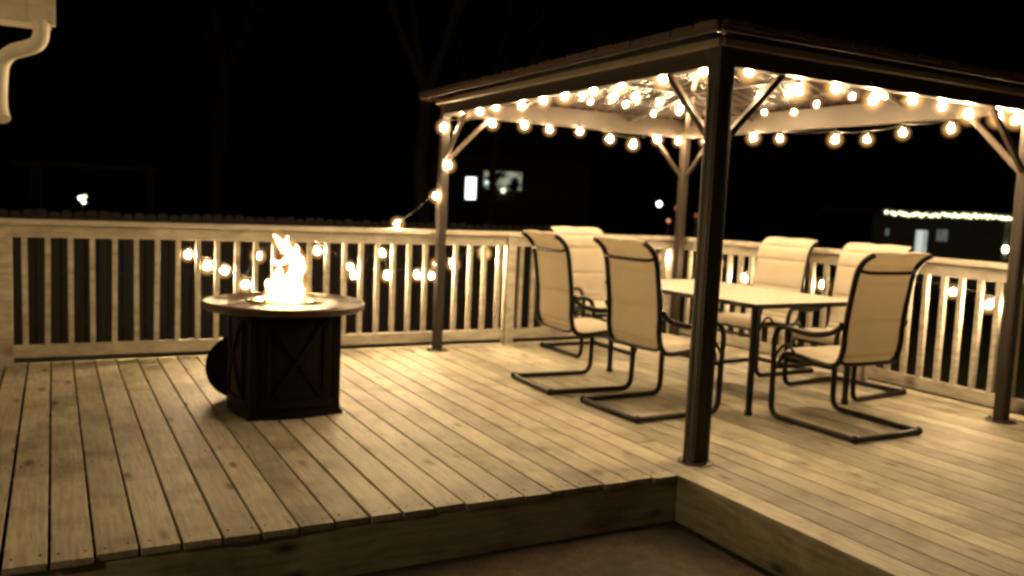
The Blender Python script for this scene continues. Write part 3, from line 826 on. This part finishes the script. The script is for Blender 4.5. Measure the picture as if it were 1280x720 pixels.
ls = thing("string_lights", "thick band of pale lights along the porch eave of the far right house", "string lights", tuple(px_dir(az)*Rn+Vector((0, 0, 1.6))), -az)
pts = []
ledm = bpy.data.meshes.new("bulb"); bm = B(); bmesh.ops.create_icosphere(bm, subdivisions=1, radius=.062); bm.to_mesh(ledm); bm.free(); ledm.materials.append(M_led)
for k in range(60):
    t = k/59; x = -2.75+5.45*t
    if k == 1: continue
    p = Vector((x+random.uniform(-.03, .03), -.36, .06-.05*math.sin(t*9)*.6-.03*t+random.uniform(-.05, .05)))
    o = bpy.data.objects.new("bulb", ledm); col.objects.link(o); o.parent = ls; o.location = p; s = random.uniform(.8, 1.35); o.scale = (s, s, s); pts.append(p)
cable(ls, pts, .012)

# lit house through the trees, centre left
p0 = Vector((14.2, 30, -.9)); az2 = math.atan2(14.2, 30)
h2 = thing("house", "distant dark house with one bright white window seen past the far left gazebo post", "house", tuple(p0), -az2)
def hb2(name, c, s, m):
    bm = B(); box(bm, c, s); return obj(name, bm, m, h2)
hb2("wall", (1.2, 1.0, 2.0), (7, .3, 4.0), M_shingle)
bm = B()
vv = [bm.verts.new(v) for v in ((-2.7, .4, 4.0), (5.1, .4, 4.0), (5.1, 5, 4.0), (-2.7, 5, 4.0), (-2.0, 2.7, 5.6), (4.4, 2.7, 5.6))]
for f in ((0, 1, 5, 4), (1, 2, 5), (2, 3, 4, 5), (3, 0, 4), (3, 2, 1, 0)): bm.faces.new([vv[i] for i in f])
obj("roof", bm, M_shingle, h2)
def win2(x, z, w_, hh, m):
    bm = B()
    for s in (-1, 1):
        box(bm, (x+s*(w_/2+.03), .82, z), (.06, .06, hh+.12)); box(bm, (x, .818, z+s*(hh/2+.03)), (w_, .056, .06))
    f = obj("window", bm, M_wall, h2); bm = B(); box(bm, (x, .835, z), (w_, .02, hh)); obj("pane", bm, m, f)
win2(0, 2.79, .40, .86, emit_mat("white_window_glow", (.95, 1, 1), 3.0))
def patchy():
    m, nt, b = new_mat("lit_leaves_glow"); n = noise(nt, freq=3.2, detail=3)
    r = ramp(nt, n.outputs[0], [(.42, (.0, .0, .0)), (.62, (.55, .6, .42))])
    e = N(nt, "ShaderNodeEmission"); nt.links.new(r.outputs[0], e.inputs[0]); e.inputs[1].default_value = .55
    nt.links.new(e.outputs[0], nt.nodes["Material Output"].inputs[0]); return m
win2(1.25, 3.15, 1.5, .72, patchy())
for (x, z, r, c_, s_) in ((.62, 3.05, .075, (.8, .9, 1), 1.2), (1.28, 2.76, .10, (1, 1, .75), 1.6)):
    bm = B(); lathe(bm, [(r*.5, -r), (r, -.3*r), (r, .3*r), (r*.5, r)], 12, (x, .7, z)); obj("wall_lamp", bm, emit_mat("wall_lamp_glow", c_, s_), h2, True)

# small far lamps
def far_lamp(name, label, cat, px, py, pz, r, color, strength, group=None, hgt=True):
    t = thing(name, label, cat, (px, py, -.9), 0, group)
    bm = B(); tube(bm, [(0, 0, 0), (0, 0, (pz+.9)*.5), (0, 0, pz+.9-r)], [.05, .035, .03], 8); obj("pole", bm, M_black, t, True)
    bm = B(); lathe(bm, [(r*.45, -r*.95), (r*.85, -r*.5), (r, 0), (r*.85, r*.5), (r*.45, r*.95)], 14, (0, 0, pz+.9)); obj("lamp_globe", bm, emit_mat("lamp_glow", color, strength), t, True)
    bm = B(); lathe(bm, [(r*.5, r*.95), (r*.55, r*1.05), (r*.1, r*1.35)], 12, (0, 0, pz+.9)); obj("lamp_cap", bm, M_black, t, True)
    return t
far_lamp("street_lamp", "small white street lamp left of the back gazebo post, far off", "street lamp", 23.3, 30, 1.634, .12, (.9, 1, .95), 6)
lg = "faint red garden lanterns beyond the back post"
for (px, py, pz, s_, lab) in ((12.55, 15.6, 1.40, .35, "faint red lantern upper left of the back gazebo post"), (12.55, 15.6, 1.10, .9, "brighter red lantern low on the left of the back gazebo post"),
                              (13.05, 15.6, 1.25, .22, "faint orange lantern just right of the back gazebo post"), (13.10, 15.6, 1.10, .10, "dimmest red lantern low on the right of the back gazebo post")):
    far_lamp("garden_lantern", lab, "lantern", px, py+random.uniform(-.2, .2), pz, .05, (1, .35, .16), s_, lg)
fl3 = thing("garden_light", "cluster of three tiny white lights beyond the fence at the far left", "garden light", (.55, 20, -.9))
bm = B(); tube(bm, [(0, .05, 0), (0, .05, 1.95)], .03, 8); obj("pole", bm, M_black, fl3)
for dx, dz, r, c_ in ((-.035, 1.95, .052, (1, 1, .95)), (.04, 1.985, .036, (1, .95, .4)), (.02, 1.87, .042, (1, 1, .95))):
    bm = B(); bmesh.ops.create_icosphere(bm, subdivisions=2, radius=r)
    for v in bm.verts: v.co += Vector((dx, 0, dz))
    obj("lamp_globe", bm, emit_mat("garden_glow", c_, 4), fl3, True)
